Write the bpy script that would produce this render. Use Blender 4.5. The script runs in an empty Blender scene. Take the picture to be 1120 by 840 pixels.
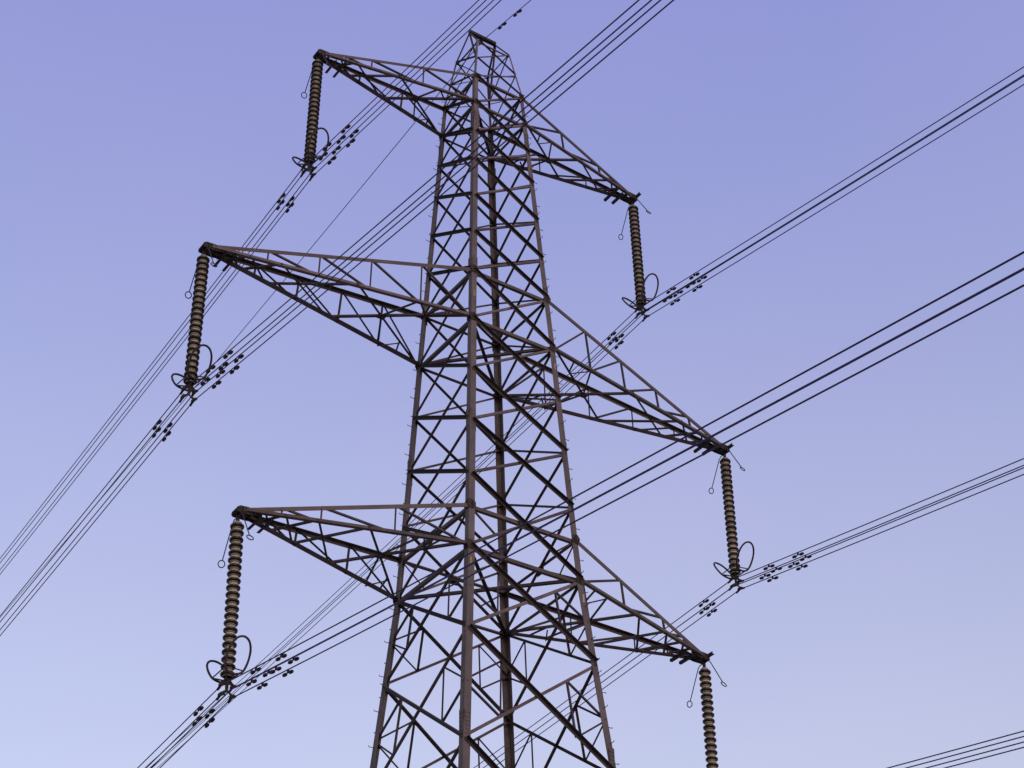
import bpy, math, random
from mathutils import Vector, Matrix
random.seed(7)
S = bpy.context.scene
COL = S.collection

# ------------------------------------------------------------------ camera
CAM_LOC = Vector((-25.87158, -38.32272, -0.07831))
RIGHT = Vector((0.82532, -0.56440945, -0.01699453))
UP = Vector((-0.3176259, -0.48891847, 0.81244847))
FWD = Vector((0.46686253, 0.6651321, 0.58278526))
cam_d = bpy.data.cameras.new('camera'); cam = bpy.data.objects.new('camera', cam_d); COL.objects.link(cam)
cam_d.sensor_width = 36; cam_d.lens = 62.0823
cam_d.clip_start = .1; cam_d.clip_end = 6000
cam.matrix_world = Matrix(((RIGHT.x, UP.x, -FWD.x, CAM_LOC.x), (RIGHT.y, UP.y, -FWD.y, CAM_LOC.y),
                           (RIGHT.z, UP.z, -FWD.z, CAM_LOC.z), (0, 0, 0, 1)))
S.camera = cam

# ------------------------------------------------------------------ light
SUN_EL, SUN_AZ = 36.0, 192.0          # azimuth measured from +Y towards +X
SUN_STR, SKY_STR, EXPOSURE = 0.42, 0.15, 0.80
TINT_LOW, TINT_HIGH = (1.47, .985, .785, 1), (1.57, 1.05, 1.225, 1)      # violet evening air: at 20 and 50 degrees above the horizon
w = bpy.data.worlds.new('World'); S.world = w; w.use_nodes = True
nt = w.node_tree; nt.nodes.clear()
sky = nt.nodes.new('ShaderNodeTexSky'); sky.sky_type = 'NISHITA'; sky.sun_disc = False
sky.sun_elevation = math.radians(SUN_EL); sky.sun_rotation = math.radians(SUN_AZ)
sky.air_density = 1.0; sky.dust_density = 1.5; sky.ozone_density = 2.0
mul = nt.nodes.new('ShaderNodeMixRGB'); mul.blend_type = 'MULTIPLY'; mul.inputs[0].default_value = 1
tcs = nt.nodes.new('ShaderNodeTexCoord'); sx_ = nt.nodes.new('ShaderNodeSeparateXYZ')
mr = nt.nodes.new('ShaderNodeMapRange'); mr.inputs[1].default_value = .36; mr.inputs[2].default_value = .75
tm = nt.nodes.new('ShaderNodeMixRGB'); tm.inputs[1].default_value = TINT_LOW; tm.inputs[2].default_value = TINT_HIGH; mr.interpolation_type = 'LINEAR'
nt.links.new(tcs.outputs['Generated'], sx_.inputs[0]); nt.links.new(sx_.outputs[2], mr.inputs[0])
lift = nt.nodes.new('ShaderNodeValToRGB'); lift.color_ramp.elements[0].color = (1, 1, 1, 1); lift.color_ramp.elements[1].color = (1, 1, 1, 1)
el_ = lift.color_ramp.elements.new(.45); el_.color = (1.075, 1.06, 1.0, 1)
lm_ = nt.nodes.new('ShaderNodeMixRGB'); lm_.blend_type = 'MULTIPLY'; lm_.inputs[0].default_value = 1
nt.links.new(mr.outputs[0], lift.inputs[0]); nt.links.new(mr.outputs[0], tm.inputs[0]); nt.links.new(tm.outputs[0], lm_.inputs[1]); nt.links.new(lift.outputs[0], lm_.inputs[2]); nt.links.new(lm_.outputs[0], mul.inputs[2])
bg = nt.nodes.new('ShaderNodeBackground'); bg.inputs[1].default_value = SKY_STR
wo = nt.nodes.new('ShaderNodeOutputWorld')
nt.links.new(sky.outputs[0], mul.inputs[1]); hz = nt.nodes.new('ShaderNodeTexNoise'); hz.inputs['Scale'].default_value = 3.5; hz.inputs['Detail'].default_value = 4      # faint uneven high haze
hr = nt.nodes.new('ShaderNodeValToRGB'); hr.color_ramp.elements[0].color = (.965, .985, 1.0, 1); hr.color_ramp.elements[1].color = (1.03, 1.01, 1.0, 1)
hr.color_ramp.elements[0].position = .35; hr.color_ramp.elements[1].position = .65
hm = nt.nodes.new('ShaderNodeMixRGB'); hm.blend_type = 'MULTIPLY'; hm.inputs[0].default_value = 1
nt.links.new(tcs.outputs['Generated'], hz.inputs[0]); nt.links.new(hz.outputs[0], hr.inputs[0])
nt.links.new(mul.outputs[0], hm.inputs[1]); nt.links.new(hr.outputs[0], hm.inputs[2]); nt.links.new(hm.outputs[0], bg.inputs[0]); nt.links.new(bg.outputs[0], wo.inputs[0])
sun_d = bpy.data.lights.new('sun', 'SUN'); sun_d.energy = SUN_STR; sun_d.angle = math.radians(.5); sun_d.color = (1, .86, .76)
sun = bpy.data.objects.new('sun', sun_d); COL.objects.link(sun)
to_sun = Vector((math.sin(math.radians(SUN_AZ)) * math.cos(math.radians(SUN_EL)),
                 math.cos(math.radians(SUN_AZ)) * math.cos(math.radians(SUN_EL)), math.sin(math.radians(SUN_EL))))
sun.rotation_euler = to_sun.to_track_quat('Z', 'Y').to_euler()
S.view_settings.view_transform = 'Standard'; S.view_settings.look = 'None'
S.view_settings.gamma = 1; S.view_settings.use_curve_mapping = False
S.view_settings.exposure = EXPOSURE

# ------------------------------------------------------------------ materials
def mat(name, c1, c2, rough=.6, metal=0., scale=3., stretch=1., c3=None, spec=.12):
    m = bpy.data.materials.new(name); m.use_nodes = True
    n = m.node_tree.nodes; l = m.node_tree.links; b = n['Principled BSDF']
    tc = n.new('ShaderNodeTexCoord'); mp = n.new('ShaderNodeMapping'); mp.inputs['Scale'].default_value = (1, 1, stretch)
    no = n.new('ShaderNodeTexNoise'); no.inputs['Scale'].default_value = scale; no.inputs['Detail'].default_value = 6
    no.inputs['Roughness'].default_value = .65
    r = n.new('ShaderNodeValToRGB'); r.color_ramp.elements[0].color = (*c1, 1); r.color_ramp.elements[1].color = (*c2, 1)
    r.color_ramp.elements[0].position = .32; r.color_ramp.elements[1].position = .68
    if c3:
        e = r.color_ramp.elements.new(.8); e.color = (*c3, 1)
    l.new(tc.outputs['Object'], mp.inputs[0]); l.new(mp.outputs[0], no.inputs[0]); l.new(no.outputs[0], r.inputs[0])
    oi = n.new('ShaderNodeObjectInfo'); rr = n.new('ShaderNodeMapRange'); rr.inputs[3].default_value = .72; rr.inputs[4].default_value = 1.28
    l.new(oi.outputs['Random'], rr.inputs[0])
    vm = n.new('ShaderNodeVectorMath'); vm.operation = 'SCALE'
    l.new(r.outputs[0], vm.inputs[0]); l.new(rr.outputs[0], vm.inputs['Scale']); l.new(vm.outputs[0], b.inputs['Base Color'])
    r2 = n.new('ShaderNodeMapRange'); r2.inputs[3].default_value = rough - .12; r2.inputs[4].default_value = rough + .12
    l.new(no.outputs[0], r2.inputs[0]); l.new(r2.outputs[0], b.inputs['Roughness'])
    b.inputs['Metallic'].default_value = metal
    b.inputs['Specular IOR Level'].default_value = spec
    return m
M = {}
M['leg'] = mat('weathered_leg_steel', (0.030, 0.030, 0.033), (0.060, 0.058, 0.060), .6, 0, 1.6, .5, (0.078, 0.06084, 0.0468))
M['steel'] = mat('weathered_brace_steel', (0.012, 0.0112, 0.0135), (0.026, 0.0245, 0.027), .7, 0, 2.2, 1, (0.036, 0.028, 0.022))
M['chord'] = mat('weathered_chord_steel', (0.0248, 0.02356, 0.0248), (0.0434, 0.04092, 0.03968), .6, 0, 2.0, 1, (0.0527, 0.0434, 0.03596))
M['lit_steel'] = mat('weathered_steel_lit_tone', (.034, .032, .036), (.062, .057, .062), .75, 0, 2.0, 1, (.085, .068, .058))  # lighter copy of the chord steel, with light on the members put into its colour
M['plate'] = mat('gusset_steel', (0.008, 0.008, 0.008), (0.016, 0.015, 0.013), .65, 0, 5, 1)
M['fit'] = mat('galvanised_fitting', (0.012, 0.0108, 0.0156), (0.024, 0.021, 0.027), .55, .3, 9)
M['shed'] = mat('brown_glazed_shed', (0.004, 0.0036, 0.0034), (0.007, 0.006, 0.0055), .25, 0, 5, spec=.2)
M['cap'] = mat('dull_tan_cap', (.105, .108, .088), (.165, .168, .14), .8, 0, 4)
M['wire'] = mat('weathered_aluminium_strand', (0.010, 0.010, 0.040), (0.016, 0.016, 0.055), .6, 0, 30)
M['weight'] = mat('damper_casting', (0.0048, 0.0048, 0.0066), (0.0096, 0.009, 0.012), .6, 0, 20)
M['ochre'] = mat('faded_ochre_plate', (.09, .075, .03), (.15, .13, .06), .7, 0, 14)
M['pale'] = mat('bare_zinc_patch', (.11, .11, .11), (.17, .165, .16), .5, 0, 14)
M['grass'] = mat('dry_stubble_field', (.24, .22, .17), (.38, .35, .28), .95, 0, .15, 1, (.22, .2, .11))
M['concrete'] = mat('footing_concrete', (.22, .21, .2), (.34, .33, .31), .9, 0, 4)

# ------------------------------------------------------------------ mesh helper
class MB:
    def __init__(s): s.v = []; s.f = []; s.mi = []
    def poly(s, vs, fs, mi=0):
        o = len(s.v); s.v += [tuple(x) for x in vs]
        for f in fs: s.f.append([i + o for i in f]); s.mi.append(mi)
    cur = 0
    def prism(s, ring0, ring1):
        n = len(ring0)
        s.poly(list(ring0) + list(ring1), [[i, (i + 1) % n, n + (i + 1) % n, n + i] for i in range(n)] +
               [list(range(n))[::-1], list(range(n, 2 * n))], s.cur)
    def angle(s, p, q, a, t, f1, f2, b=None):
        """steel angle section, heel along p-q, flanges towards f1 and f2"""
        b = b or a
        p = Vector(p); q = Vector(q); d = (q - p).normalized()
        f1 = Vector(f1); f1 = (f1 - d * f1.dot(d)).normalized()
        f2 = Vector(f2); f2 = f2 - d * f2.dot(d); f2 = (f2 - f1 * f2.dot(f1)).normalized()
        sec = [(0, 0), (a, 0), (a, t), (t, t), (t, b), (0, b)]
        s.prism([p + f1 * u + f2 * v for u, v in sec], [q + f1 * u + f2 * v for u, v in sec])
    def brace(s, p, q, a, n, inward=True, gap=.014):
        """angle lying flat on a face of outward normal n"""
        p = Vector(p); q = Vector(q); n = Vector(n).normalized(); d = (q - p).normalized()
        u = n.cross(d).normalized()
        if u.z < 0 or (abs(u.z) < 1e-4 and u.x < 0): u = -u
        k = -1 if inward else 1
        off = n * (gap * k) - u * (a / 2)
        s.angle(p + off, q + off, a, max(.007, a * .1), u, n * k)
    def brace_out(s, p, q, a, n):
        """angle bolted on the outside of a face, outstanding flange along its upper edge"""
        p = Vector(p); q = Vector(q); n = Vector(n).normalized(); d = (q - p).normalized()
        u = n.cross(d).normalized()
        if u.z < 0: u = -u
        p = p + d * .07; q = q - d * .07
        off = n * .003 + u * (a / 2)
        s.angle(p + off, q + off, a, max(.007, a * .1), -u, n)
    def box(s, c, x, y, z):
        """box of centre c with half-axis vectors"""
        c = Vector(c); x = Vector(x); y = Vector(y); z = Vector(z)
        r = [c - x - y - z, c + x - y - z, c + x + y - z, c - x + y - z]
        s.prism(r, [p + 2 * z for p in r])
    def tube(s, pts, r, n=8, closed=False, mi=0):
        pts = [Vector(p) for p in pts]; N = len(pts); rings = []
        ref = Vector((0, 0, 1))
        for i, p in enumerate(pts):
            a = pts[(i - 1) % N] if (closed or i > 0) else p
            b = pts[(i + 1) % N] if (closed or i < N - 1) else p
            d = (b - a).normalized()
            if abs(d.dot(ref)) > .95: u = d.cross(Vector((0.3, 1, 0.1))).normalized()
            else: u = d.cross(ref).normalized()
            if rings and u.dot(lastu) < 0: u = -u
            lastu = u
            v = d.cross(u)
            rings.append([p + (u * math.cos(6.28318 * k / n) + v * math.sin(6.28318 * k / n)) * r for k in range(n)])
        vs = [q for rg in rings for q in rg]; fs = []
        for i in range(N if closed else N - 1):
            j = (i + 1) % N
            fs += [[i * n + k, i * n + (k + 1) % n, j * n + (k + 1) % n, j * n + k] for k in range(n)]
        if not closed: fs += [list(range(n))[::-1], [(N - 1) * n + k for k in range(n)]]
        s.poly(vs, fs, mi)
    def lathe(s, prof, n=24, mi=0, axis=None, origin=(0, 0, 0)):
        o = Vector(origin); A = Vector(axis or (0, 0, 1)).normalized()
        u = A.orthogonal().normalized(); v = A.cross(u)
        vs = []; fs = []
        for r, z in prof:
            vs += [o + A * z + (u * math.cos(6.28318530 * k / n) + v * math.sin(6.28318530 * k / n)) * r for k in range(n)]
        for i in range(len(prof) - 1):
            fs += [[i * n + k, i * n + (k + 1) % n, (i + 1) * n + (k + 1) % n, (i + 1) * n + k] for k in range(n)]
        s.poly(vs, fs, mi)
    def build(s, name, m, parent=None, smooth=False):
        me = bpy.data.meshes.new(name); me.from_pydata(s.v, [], s.f)
        ms = m if isinstance(m, (list, tuple)) else [m]
        for x in ms: me.materials.append(x)
        if len(ms) > 1: me.polygons.foreach_set('material_index', s.mi)
        if smooth: me.polygons.foreach_set('use_smooth', [True] * len(s.f))
        me.update()
        o = bpy.data.objects.new(name, me); COL.objects.link(o)
        if parent: o.parent = parent
        return o
def empty(name, loc=(0, 0, 0)):
    o = bpy.data.objects.new(name, None); COL.objects.link(o); o.location = loc; o.empty_display_size = .5
    return o
def tag(o, label, cat, group=None):
    o['label'] = label; o['category'] = cat
    if group: o['group'] = group
def copy_tree(o, parent=None):
    c = o.copy(); COL.objects.link(c)
    if parent: c.parent = parent
    for ch in list(o.children): copy_tree(ch, c)
    return c

# ------------------------------------------------------------------ ground
GZ = -1.75
g = MB()
NX = 60
def gh(x, y):
    r = math.hypot(x, y)
    return GZ + (0 if r < 60 else min(1, (r - 60) / 200) * 3.0 * math.sin(x * .006 + 1) * math.cos(y * .005))
xs = [math.copysign(abs(i / (NX / 2)) ** 2.2 * 2500, i) for i in range(-NX // 2, NX // 2 + 1)]
g.poly([(x, y, gh(x, y)) for y in xs for x in xs],
       [[j * (NX + 1) + i, j * (NX + 1) + i + 1, (j + 1) * (NX + 1) + i + 1, (j + 1) * (NX + 1) + i] for j in range(NX) for i in range(NX)])
go = g.build('ground', M['grass'], smooth=True); go['kind'] = 'structure'

# ------------------------------------------------------------------ pylon
LV = [('pt', 47.96, .725), ('pm', 46.79, .8876), ('tu', 45.663, 1.0444), ('tl', 44.284, 1.1184), ('a4', 42.803, 1.1914),
      ('a3', 41.347, 1.2633), ('a2', 39.619, 1.3485), ('a1', 37.925, 1.4321), ('mu', 36.213, 1.5166), ('ml', 34.153, 1.6182),
      ('b1', 32.089, 1.7115), ('b2', 30.063, 1.803), ('b3', 28.06, 1.8935), ('bl', 25.526, 2.0081),
      ('c1', 22.77, 2.2367), ('c2', 19.305, 2.5242), ('c3', 15.0, 2.881), ('c4', 9.6, 3.329), ('c5', 3.4, 3.843), ('base', GZ, 4.27)]
Z = {k: z for k, z, w_ in LV}; W = {k: w_ for k, z, w_ in LV}
Z['bu'], W['bu'] = 26.937, 1.9443
CORN = {'N': (-1, -1), 'R': (1, -1), 'L': (-1, 1), 'F': (1, 1)}
FACES = [('N', 'R', (0, -1, 0)), ('L', 'N', (-1, 0, 0)), ('R', 'F', (1, 0, 0)), ('F', 'L', (0, 1, 0))]
def P(c, l): return Vector((CORN[c][0] * W[l], CORN[c][1] * W[l], Z[l]))
TIPX = {'top': 6.753, 'middle': 10.1, 'bottom': 8.274}
TIPZ = {'top': 44.284, 'middle': 34.153, 'bottom': 25.526}
BODY = {'top': ('tu', 'tl'), 'middle': ('mu', 'ml'), 'bottom': ('bu', 'bl')}

pyl = empty('lattice_pylon', (0, 0, GZ))
tag(pyl, 'tall dark steel lattice electricity pylon with six tapering crossarms', 'pylon')
PB = Matrix.Translation((0, 0, -GZ))
def part(mb, name, m, parent=None, smooth=False):
    """mesh given in world coordinates, parented to the pylon (or one of its parts) without moving it"""
    mb.v = [(x, y, z - GZ) for x, y, z in mb.v]
    return mb.build(name, m, parent or pyl, smooth)

legs = {}
names = [k for k, z, w_ in LV]
KN = ['pt', 'tu', 'tl', 'ml', 'bl', 'base']
for c, (sx, sy) in CORN.items():
    mb = MB()
    for a, b in zip(KN[:-1], KN[1:]):
        size = {'pt': .065, 'tu': .15, 'tl': .185, 'ml': .205, 'bl': .22}[a]
        mb.angle(P(c, b), P(c, a), size, size * .1, (-sx, 0, 0), (0, -sy, 0))
    # bolted splice cover plates on both flanges
    for l, dz in (('tl', -.9), ('ml', -4.1), ('bl', -5.8), ('mu', .1)):
        z = Z[l] + dz; k = next(i for i in range(len(names) - 1) if Z[names[i]] >= z > Z[names[i + 1]])
        t = (Z[names[k]] - z) / (Z[names[k]] - Z[names[k + 1]]); ww = W[names[k]] * (1 - t) + W[names[k + 1]] * t
        for ax in (0, 1):
            nrm = Vector((0, sy, 0)) if ax == 0 else Vector((sx, 0, 0)); u = Vector((-sx, 0, 0)) if ax == 0 else Vector((0, -sy, 0))
            cc = Vector((sx * ww, sy * ww, z)) + u * .12 + nrm * .009
            mb.box(cc, u * .085, nrm * .006, Vector((0, 0, .42)))
            for bz in (-.3, -.18, -.06, .06, .18, .3):
                for bx in (-.045, .045):
                    mb.lathe([(0, .02), (.019, .02), (.019, 0)], 6, 0, nrm, cc + u * bx + nrm * .006 + Vector((0, 0, bz)))
    legs[c] = part(mb, 'leg', M['leg'])
def w_at(z):
    for i in range(len(names) - 1):
        a, b = names[i], names[i + 1]
        if Z[a] >= z >= Z[b]:
            t = (Z[a] - z) / (Z[a] - Z[b]); return W[a] * (1 - t) + W[b] * t
# step bolts on the two outer legs: the hundred that show as parts, none further down (out of view)
for c in 'LR':
    sx, sy = CORN[c]
    for i in range(50):
        z = 19.2 + i * .545; ww = w_at(z)
        mb = MB(); n = Vector((sx, 0, 0)) if i % 2 else Vector((0, sy, 0)); u = Vector((0, -sy, 0)) if i % 2 else Vector((-sx, 0, 0))
        p0 = Vector((sx * ww, sy * ww, z)) + u * .06
        mb.tube([p0, p0 + n * .17, p0 + n * .175 + Vector((0, 0, .035))], .0105, 6)
        part(mb, 'step_bolt', M['fit'], legs[c])
# footings
for c in CORN:
    mb = MB(); p = P(c, 'base')
    mb.lathe([(.55, -.3), (.5, .25), (.42, .32), (0, .32)], 20, 0, None, p)
    part(mb, 'footing', M['concrete'])

def face_pts(c0, c1, a, b): return P(c0, a), P(c1, a), P(c0, b), P(c1, b)
def mid(p, q, t=.5): return p + (q - p) * t
def xcross(a0, a1, b0, b1):
    """crossing of a0-b1 and a1-b0 of a symmetric trapezoid"""
    wa = (a1 - a0).length; wb = (b1 - b0).length
    return mid(mid(a0, a1), mid(b0, b1), wa / (wa + wb))
PAN = [n for n in names]
for a, b in zip(PAN[:-1], PAN[1:]):
    if a in ('c3', 'c4', 'c5'): continue
    size = {'pt': .045, 'pm': .045, 'tu': .08, 'tl': .085}.get(a, .09 if Z[a] > 33 else .1)
    if a in ('bl', 'c1', 'c2'): size = .11
    for c0, c1, n in FACES:
        a0, a1, b0, b1 = face_pts(c0, c1, a, b)
        mb = MB()
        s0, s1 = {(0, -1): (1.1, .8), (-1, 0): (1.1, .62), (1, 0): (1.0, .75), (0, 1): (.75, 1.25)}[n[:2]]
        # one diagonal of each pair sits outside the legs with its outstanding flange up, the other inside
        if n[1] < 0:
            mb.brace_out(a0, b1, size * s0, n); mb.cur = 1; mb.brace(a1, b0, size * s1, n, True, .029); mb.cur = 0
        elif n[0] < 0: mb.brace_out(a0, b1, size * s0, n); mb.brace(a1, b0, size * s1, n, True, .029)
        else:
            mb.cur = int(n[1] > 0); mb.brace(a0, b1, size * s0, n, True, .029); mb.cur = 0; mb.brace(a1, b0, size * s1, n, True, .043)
        ctr = xcross(a0, a1, b0, b1)
        if a == 'b3':                                   # gusset where the crossarm's level meets the X
            u = Vector(n).cross(Vector((0, 0, 1)))
            mb.box(ctr + Vector(n) * .0, u * .17, Vector((0, 0, .17)), Vector(n) * .0025)
        cb = part(mb, 'cross_brace', [M['steel'], M['lit_steel']])  # second slot: light on the flatter front and back diagonals is painted into their colour
        # secondary ties
        n_ = Vector(n)
        if a in ('bl', 'c1', 'c2'):
            for lg0, lg1, dgu, dgl in ((a0, b0, a0, b0), (a1, b1, a1, b1)):
                lm = mid(lg0, lg1); mu_ = mid(dgu, ctr); ml_ = mid(dgl, ctr)
                sec = MB()
                for p, q in ((lm, mu_), (lm, ml_), (mu_, ml_)): sec.brace(p, q, .055, n_, True, .045)
                part(sec, 'tie_triangle', M['steel'], cb)
        if a == 'b3':
            for cc, bb in ((c0, b0), (c1, b1)):
                sec = MB(); sec.brace(P(cc, 'bu'), mid(bb, ctr), .05, n_, True, .045); part(sec, 'tie_bar', M['steel'], cb)
# everything below the picture
mb = MB()
for a, b in (('c3', 'c4'), ('c4', 'c5'), ('c5', 'base')):
    for c0, c1, n in FACES:
        a0, a1, b0, b1 = face_pts(c0, c1, a, b)
        mb.brace(a0, b1, .13, n, True, .03); mb.brace(a1, b0, .13, n, False, .003)
        ctr = xcross(a0, a1, b0, b1)
        for lg0, lg1 in ((a0, b0), (a1, b1)):
            lm = mid(lg0, lg1); m1 = mid(lg0, ctr); m2 = mid(lg1, ctr)
            for p, q in ((lm, m1), (lm, m2), (m1, m2)): mb.brace(p, q, .06, n, True, .045)
part(mb, 'lower_bracing', M['steel'])
# horizontal struts at the crossarm levels
for l in ('pt', 'tu', 'tl', 'mu', 'ml', 'bu', 'bl'):
    for c0, c1, n in FACES:
        s = .045 if l == 'pt' else (.09 if l in ('tu', 'tl') else .115)
        mb = MB(); mb.brace(P(c0, l) + Vector((0, 0, -.06)), P(c1, l) + Vector((0, 0, -.06)), s, n, True, .045)
        part(mb, 'horizontal_strut', M['chord'])
for l in ('tl', 'ml', 'bl'):
    mb = MB()
    mb.brace(P('N', l), P('F', l), .09, (0, 0, 1), True, .01); mb.brace(P('L', l), P('R', l), .09, (0, 0, 1), False, .003)
    part(mb, 'plan_brace', M['steel'])
# gusset plates on the legs at every crossarm level
for l in ('tu', 'tl', 'mu', 'ml', 'bu', 'bl'):
    for c, (sx, sy) in CORN.items():
        mb = MB(); p = P(c, l); s = .12 if l[0] == 't' else .15
        for nrm, u in ((Vector((0, sy, 0)), Vector((sx, 0, 0))), (Vector((sx, 0, 0)), Vector((0, sy, 0)))):
            o = p + nrm * .020 - u * .05
            k = [(-s * 1.15, -.5 * s), (-s * .5, -s), (s * .45, -s), (s * .75, -.2 * s), (s * .75, .3 * s), (s * .3, s), (-s * .5, s), (-s * 1.15, .5 * s)]
            if nrm.x: k = [(-s * 1.15, -.5 * s), (-s * .5, -s), (s * .1, -s), (s * .1, s), (-s * .5, s), (-s * 1.15, .5 * s)]
            mb.prism([o + u * x + Vector((0, 0, z)) for x, z in k], [o + nrm * .009 + u * x + Vector((0, 0, z)) for x, z in k])
            for bx, bz in ((-.6, 0), (-.3, .5), (-.3, -.5), (-.1, 0), (-.45, .2), (-.45, -.2)):
                mb.lathe([(0, .022), (.02, .022), (.02, 0)], 6, 0, nrm, o + nrm * .009 + u * bx * s + Vector((0, 0, bz * s)))
        part(mb, 'gusset_plate', M['plate'])

# earth-wire peak
RX, RZ = .58, 49.115
pk = MB()
pk.angle((-RX, -.075, RZ), (RX, -.075, RZ), .15, .014, (0, 1, 0), (0, 0, -1), .12)
pk.angle((-RX, .075, RZ + .002), (RX, .075, RZ + .002), .05, .014, (0, -1, 0), (0, 0, -1), .12)
pk.box((0, 0, RZ - .125), (RX, 0, 0), (0, .05, 0), (0, 0, .008))
peak = part(pk, 'ridge_bar', M['plate'])
for s, cs in ((-1, 'NL'), (1, 'RF')):
    e = Vector((s * RX, 0, RZ - .05))
    for c in cs:
        mb = MB(); sx, sy = CORN[c]
        mb.angle(e, P(c, 'pt'), .055, .007, (0, -sy, 0), (-sx, 0, 0)); part(mb, 'peak_strut', M['steel'], peak)
for c, s in (('N', -1), ('F', 1)):
    mb = MB(); mb.angle(Vector((s * RX, 0, RZ - .08)), P(c, 'pm') + Vector((s * -.06, s * -.06, 0)), .055, .008, (1, 0, 0), (0, 1, 0))
    part(mb, 'peak_strut', M['steel'], peak)

# crossarms
SIDE_V = {'top': (.16, .325, .66), 'middle': (.22, .41, .605, .80), 'bottom': (.175, .345, .67)}
FLOOR = {'top': (.23, .51, 1), 'middle': (.16, .275, .56, 1), 'bottom': (.195, .335, .56, 1)}
def crossarm(kind, sx):
    lu, ll = BODY[kind]; X = sx * TIPX[kind]; z0 = TIPZ[kind]
    tipL = {s: Vector((X, s * .15, z0)) for s in (-1, 1)}
    tipU = {s: Vector((X - sx * .02, s * .13, z0 + .07)) for s in (-1, 1)}
    cn = {s: next(c for c in CORN if CORN[c] == (sx, s)) for s in (-1, 1)}
    ch = .15 if kind == 'top' else .175
    # tip plates (the part itself) with the stub bars laid across the arm
    t = MB()
    for s in (-1, 1):
        k = [(.09, -.09), (.11, .06), (.02, .12), (-.22, .14), (-.45, .13), (-.62, .09), (-.66, -.02), (-.3, -.09)]
        y = s * .175
        t.prism([Vector((X + sx * x, y - .006, z0 + z)) for x, z in k], [Vector((X + sx * x, y + .006, z0 + z)) for x, z in k])
    t.box((X + sx * .085, 0, z0 - .01), (.008, 0, 0), (0, .168, 0), (0, 0, .085))
    t.box((X - sx * .05, 0, z0 - .05), (.18, 0, 0), (0, .166, 0), (0, 0, .012))
    t.box((X - sx * .35, 0, z0 + .03), (.010, 0, 0), (0, .168, 0), (0, 0, .09))
    for dx, dz, y0, y1 in ((-.95, -.11, -.3, .55), (.02, .02, -.42 if sx > 0 else -.19, .30 if sx > 0 else .19), (-.62, -.13, -.2, .50)):
        t.angle((X + sx * dx, y0, z0 + dz), (X + sx * dx, y1, z0 + dz), .09, .012, (sx, 0, 0), (0, 0, 1))
    for dx in (-.05, -.15, -.28, -.4, -.52):
        for s in (-1, 1):
            for bz in (-.04, .06):
                t.lathe([(0, .03), (.022, .03), (.022, 0)], 6, 0, (0, s, 0), (X + sx * dx, s * .181, z0 + bz))
    arm = part(t, 'crossarm', M['plate'])
    low = {}; upp = {}
    for s in (-1, 1):
        bL, bU = P(cn[s], ll), P(cn[s], lu)
        low[s] = (tipL[s], bL); upp[s] = (tipU[s], bU)
        m1 = MB(); m1.angle(tipL[s], bL, ch * (.68 if s < 0 else 1.12), .014, (0, -s, 0), (0, 0, 1), ch * (.52 if s < 0 else .6)); part(m1, 'lower_chord', M['lit_steel' if s > 0 or sx < 0 else 'chord'], arm)  # paler chords have their lit undersides painted in; front right ones keep the plain steel
        m2 = MB(); m2.angle(tipU[s], bU, ch * .74, .012, (0, -s, 0), (0, 0, -1)); part(m2, 'upper_chord', M['chord'], arm)
        ls = MB(); ts = list(SIDE_V[kind]); nrm = Vector((0, s, 0))
        for i, tt in enumerate(ts):
            pu, pl = mid(*upp[s], tt), mid(*low[s], tt)
            ls.brace(pu, pl, .055, nrm, True, .016)
            nxt = mid(*low[s], ts[i + 1]) if i + 1 < len(ts) else bL
            ls.brace(pu, nxt, .06 if s < 0 else .075, nrm, True, .026)
        part(ls, 'side_lattice', M['steel'], arm)
    fl = MB(); ts = list(FLOOR[kind]); dn = Vector((0, 0, -1))
    g1, g2 = .003, .018
    for i in range(len(ts) - 1, 0, -1):
        t1, t0 = ts[i], ts[i - 1]
        A0, A1, B0, B1 = mid(*low[-1], t1), mid(*low[1], t1), mid(*low[-1], t0), mid(*low[1], t0)
        s_ = .075 if i == len(ts) - 1 else .065
        fl.brace(A0, B1, s_, dn, True, g2); fl.brace(A1, B0, s_, dn, True, g2 + .012)
        if i == len(ts) - 1:
            C = xcross(A0, A1, B0, B1)
            fl.box(C, (.13, 0, 0), (0, .11, 0), (0, 0, .0025))
            for s in (-1, 1):
                A = mid(*low[s], t1); tm = (t0 + t1) / 2 + .02
                fl.brace(C, mid(*low[s], tm), .05, dn, True, .034)
                h = mid(A, C)
                fl.brace(h, mid(*low[s], t1 - (t1 - t0) * .25), .045, dn, True, .034)
                fl.brace(h, mid(*low[s], tm), .045, dn, False, .03)
    # last short zig-zag towards the tip
    t0 = ts[0]
    fl.brace(mid(*low[-1], t0), mid(*low[1], t0 * .55), .06, dn, True, g2)
    fl.brace(mid(*low[1], t0), mid(*low[-1], t0 * .55), .06, dn, True, g2 + .012)
    part(fl, 'floor_lattice', M['steel'], arm)
    return arm
for kind in ('top', 'middle', 'bottom'):
    for sx in (-1, 1):
        crossarm(kind, sx)

# small plates on the legs
for z, c, m in ((35.15, 'N', 'ochre'), (24.95, 'N', 'ochre'), (33.4, 'R', 'pale'), (24.9, 'R', 'pale')):
    sx, sy = CORN[c]; ww = w_at(z); mb = MB()
    mb.box((sx * (ww - .09), sy * (ww + .012), z), (.035, 0, 0), (0, .004, 0), (0, 0, .13))
    part(mb, 'marker_plate', M[m])

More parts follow.
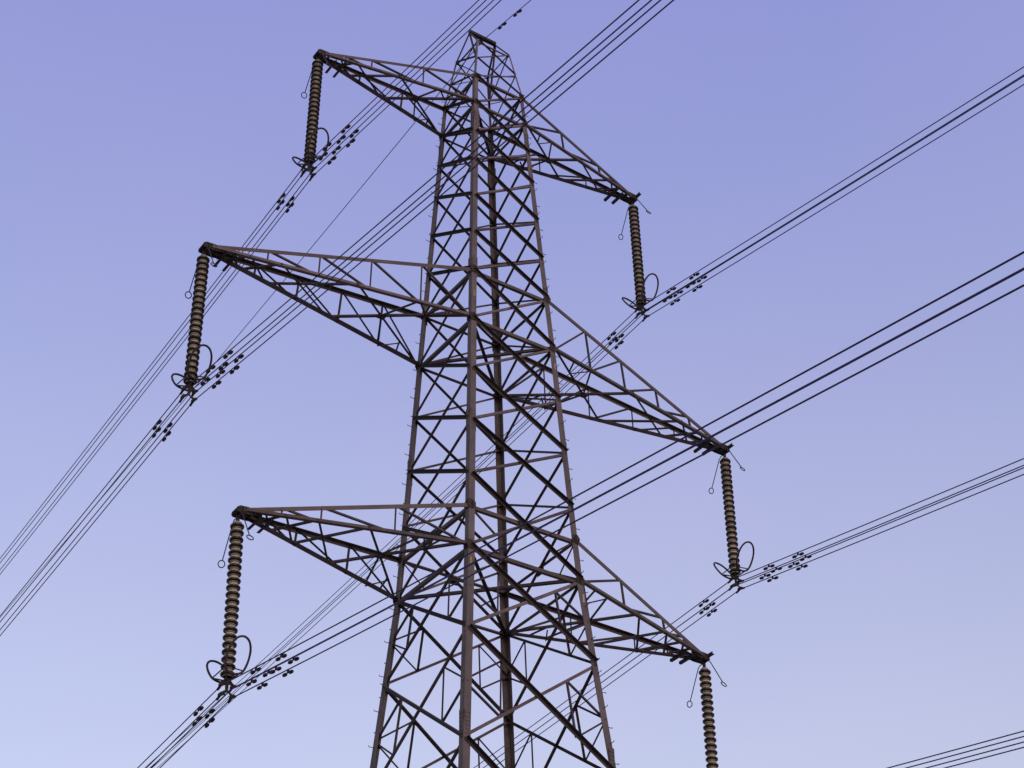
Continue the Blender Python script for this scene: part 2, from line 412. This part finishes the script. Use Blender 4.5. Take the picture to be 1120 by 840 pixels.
# ------------------------------------------------------------------ insulator strings
CLAMP = 5.389
HX, HZ = .162, .139                                        # half the spacing of the four wires
DX = {('top', -1): -.07958, ('top', 1): .0454, ('middle', -1): .00966, ('middle', 1): -.08939, ('bottom', -1): .10498, ('bottom', 1): -.05}
ND, PITCH, Z0 = 22, .211, -.40
def make_string():
    root = empty('insulator_string')
    d = MB()
    d.lathe([(0, .062), (.090, .062), (.112, .045), (.122, .0), (.124, -.026)], 24, 1)
    d.lathe([(.124, -.026), (.154, -.032), (.170, -.046), (.176, -.072), (.170, -.100), (.156, -.114), (.142, -.100), (.132, -.112),
             (.122, -.096)], 24, 0)
    d.lathe([(.122, -.096), (.118, -.120), (.112, -.150)], 24, 1)
    proto = None
    for k in range(ND):
        if proto is None:
            proto = d.build('insulator_disc', [M['shed'], M['cap']], root, True); o = proto
        else:
            o = proto.copy(); COL.objects.link(o)
        o.location = (0, 0, Z0 - k * PITCH); o.scale = (1.12, 1.12, 1)
    h = MB()
    h.tube([(0, 0, .06), (0, 0, -.12)], .035, 10); h.box((0, 0, -.2), (.05, 0, 0), (0, .02, 0), (0, 0, .10)); h.tube([(0, 0, -.28), (0, 0, -.36)], .04, 10)
    h.lathe([(.0, -.26), (.07, -.30), (.095, -.345)], 16)
    h.build('hanger_shackle', M['fit'], root)
    for s in (-1, 1):
        a = MB(); e = Vector((0, s * .80, -1.14))
        a.tube([(0, s * .03, -.16), (0, s * .20, -.14), (0, s * .30, -.22)] + [Vector((0, s * .30, -.22)).lerp(e, k / 4) for k in range(1, 5)], .016, 6)
        u = Vector((0, s * .46, -.92)).normalized(); v = Vector((1, 0, 0))
        c = e + u * .10
        a.tube([c + (u * math.cos(k * .5236) + v * math.sin(k * .5236)) * .10 for k in range(12)], .016, 6, True)
        a.build('arcing_horn', M['fit'], root)
        r = MB(); b = Vector((0, s * .34, -4.97)); L = Vector((0, s * .50, .80))
        prof = [(-.05, 0), (.0, .18), (.12, .27), (.40, .31), (.70, .28), (.92, .17), (1.0, 0)]
        loop = [b + L * q + Vector((x, 0, 0)) for q, x in prof] + [b + L * q - Vector((x, 0, 0)) for q, x in prof[1:-1][::-1]]
        # round the loop off with a closed Catmull-Rom spline
        sm = []; n = len(loop)
        for i in range(n):
            p0, p1, p2, p3 = loop[i - 1], loop[i], loop[(i + 1) % n], loop[(i + 2) % n]
            for tt in (0, .25, .5, .75):
                sm.append(.5 * ((2 * p1) + (p2 - p0) * tt + (2 * p0 - 5 * p1 + 4 * p2 - p3) * tt ** 2 + (3 * p1 - p0 - 3 * p2 + p3) * tt ** 3))
        r.tube(sm, .031, 8, True)
        for sxx in (-1, 1):
            r.tube([(sxx * .05, s * .04, -5.08), b + L * .07 + Vector((sxx * .235, 0, 0))], .022, 6)
            r.tube([(sxx * .10, s * .07, -4.72), b + L * .09 + Vector((sxx * .245, 0, 0))], .018, 6)
        r.build('arcing_ring', M['fit'], root)
    y = MB()
    y.tube([(0, 0, -4.95), (0, 0, -5.12)], .03, 10)
    k = [(-.06, -5.02), (.06, -5.02), (.19, -5.15), (.20, -5.22), (.05, -5.17), (.035, -5.40), (-.035, -5.40), (-.05, -5.17), (-.20, -5.22), (-.19, -5.15)]
    y.prism([Vector((x, -.014, z)) for x, z in k], [Vector((x, .014, z)) for x, z in k])
    y.build('yoke_plate', M['plate'], root)
    for sx in (-1, 1):
        for sz in (-1, 1):
            c = MB(); p = Vector((sx * HX, 0, -CLAMP + sz * HZ))
            c.tube([(sx * (.17 if sz > 0 else .05), 0, -5.20 if sz > 0 else -5.38), p + Vector((0, 0, .05))], .028, 8)
            c.tube([p + Vector((0, yy, .012 - .05 * abs(yy) / .2)) for yy in (-.2, -.1, 0, .1, .2)], .036, 8)
            c.box(p + Vector((0, 0, .03)), (.04, 0, 0), (0, .09, 0), (0, 0, .035))
            c.build('suspension_clamp', M['plate'], root)
    return root
ps = make_string(); first = True
KN_ = {'top': 'upper', 'middle': 'middle', 'bottom': 'lower'}
for kind in ('top', 'middle', 'bottom'):
    for sx in (-1, 1):
        o = ps if first else copy_tree(ps); first = False
        o.location = (sx * TIPX[kind], 0, TIPZ[kind]); o.rotation_euler = (0, -math.atan2(DX[(kind, sx)], CLAMP), 0)
        tag(o, 'brown insulator string under the tip of the %s %s crossarm%s' % (KN_[kind], 'left' if sx < 0 else 'right',
            ', cut by the photo edge' if (kind, sx) == ('bottom', 1) else ''), 'insulator', 'insulator strings under the crossarm tips')

# ------------------------------------------------------------------ conductors
PSI = {-1: .01117, 1: .01681}
SL = {('top', -1): -.17897, ('middle', -1): -.17178, ('bottom', -1): -.16654, ('top', 1): -.05338, ('middle', 1): -.05088, ('bottom', 1): -.06822}
BQ = .00029
DAMP = {('top', -1): (1.47, 2.65, 1.6), ('middle', -1): (1.65, 2.8, 1.75), ('bottom', -1): (1.92, 3.28, 1.3),
        ('top', 1): (1.78, 3.02, 1.6), ('middle', 1): (1.7, 3.1, 1.55), ('bottom', 1): (1.8, 3.1, 1.5)}      # where the dampers sit, in metres from the clamp
SPAN = [1.2 ** i * .35 - .35 for i in range(1, 30)]
SPAN = [0.0] + [s for s in SPAN if s < 300] + [300.0]
def wire_pt(o, y, s, a, b): return o + Vector((y * s * math.sin(PSI[y]), y * s * math.cos(PSI[y]), a * s + b * s * s))
def add_damper(parent, p, d):
    """two bell weights on a short messenger cable clamped under the wire"""
    m = MB(); d = d.normalized(); dn = Vector((0, 0, -1)); c = p + dn * .085
    m.box(p + dn * .045, d * .03, d.cross(dn).normalized() * .018, dn * .055)
    m.tube([c + d * t + dn * (.02 * (t / .2) ** 2) for t in (-.2, -.1, 0, .1, .2)], .010, 6)
    for k in (-1, 1):
        m.lathe([(0, -.085), (.032, -.08), (.045, -.055), (.049, .0), (.044, .06), (.032, .085), (0, .09)], 12, 0, d * k, c + dn * .02 + d * (k * .165))
    return m.build('vibration_damper', M['weight'], parent, True)
def full_wire(o, kind):
    pts = []
    def sl(y): return SL[(kind, y)]
    for s in SPAN[::-1]: pts.append(wire_pt(o, -1, s, sl(-1), BQ))
    for s in SPAN[1:]: pts.append(wire_pt(o, 1, s, sl(1), BQ))
    return pts
for kind in ('top', 'middle', 'bottom'):
    for sx in (-1, 1):
        c0 = Vector((sx * TIPX[kind] + DX[(kind, sx)], 0, TIPZ[kind] - CLAMP))
        root = empty('conductor_bundle', c0)
        tag(root, 'bundle of four dark conductor wires clamped under the %s %s insulator string' % (KN_[kind], 'left' if sx < 0 else 'right'),
            'power line', 'conductor bundles')
        for ox in (-1, 1):
            for oz in (-1, 1):
                off = Vector((ox * HX, 0, oz * HZ))
                mb = MB(); mb.tube([p for p in full_wire(off, kind)], .0165, 6)
                wv = mb.build('conductor', M['wire'], root, True)
                for y, s in ((-1, DAMP[kind, sx][0]), (-1, DAMP[kind, sx][1]), (1, DAMP[kind, sx][2])):
                    s += random.uniform(-.04, .04) + oz * .12 * (y < 0)
                    p = wire_pt(off, y, s, SL[(kind, y)], BQ); q = wire_pt(off, y, s + .1, SL[(kind, y)], BQ)
                    add_damper(wv, p, q - p)
# earth wire
eo = Vector((0, 0, RZ - .19))
er = empty('earth_wire', eo)
tag(er, 'single thin earth wire running over the very top of the pylon', 'power line')
SL[('earth', -1)], SL[('earth', 1)] = -.24, -.04281
mb = MB(); mb.tube(full_wire(Vector((0, 0, 0)), 'earth'), .016, 6); ew = mb.build('wire', M['wire'], er, True)
for s in (1.35, 2.35):
    p = wire_pt(Vector((0, 0, 0)), -1, s, SL[('earth', -1)], BQ); q = wire_pt(Vector((0, 0, 0)), -1, s + .1, SL[('earth', -1)], BQ)
    add_damper(ew, p, q - p)
mb = MB()
mb.box((0, 0, .06), (.03, 0, 0), (0, .05, 0), (0, 0, .1)); mb.tube([(0, y, .0 - .04 * abs(y) / .2) for y in (-.2, -.1, 0, .1, .2)], .04, 8)
mb.build('suspension_clamp', M['plate'], er)
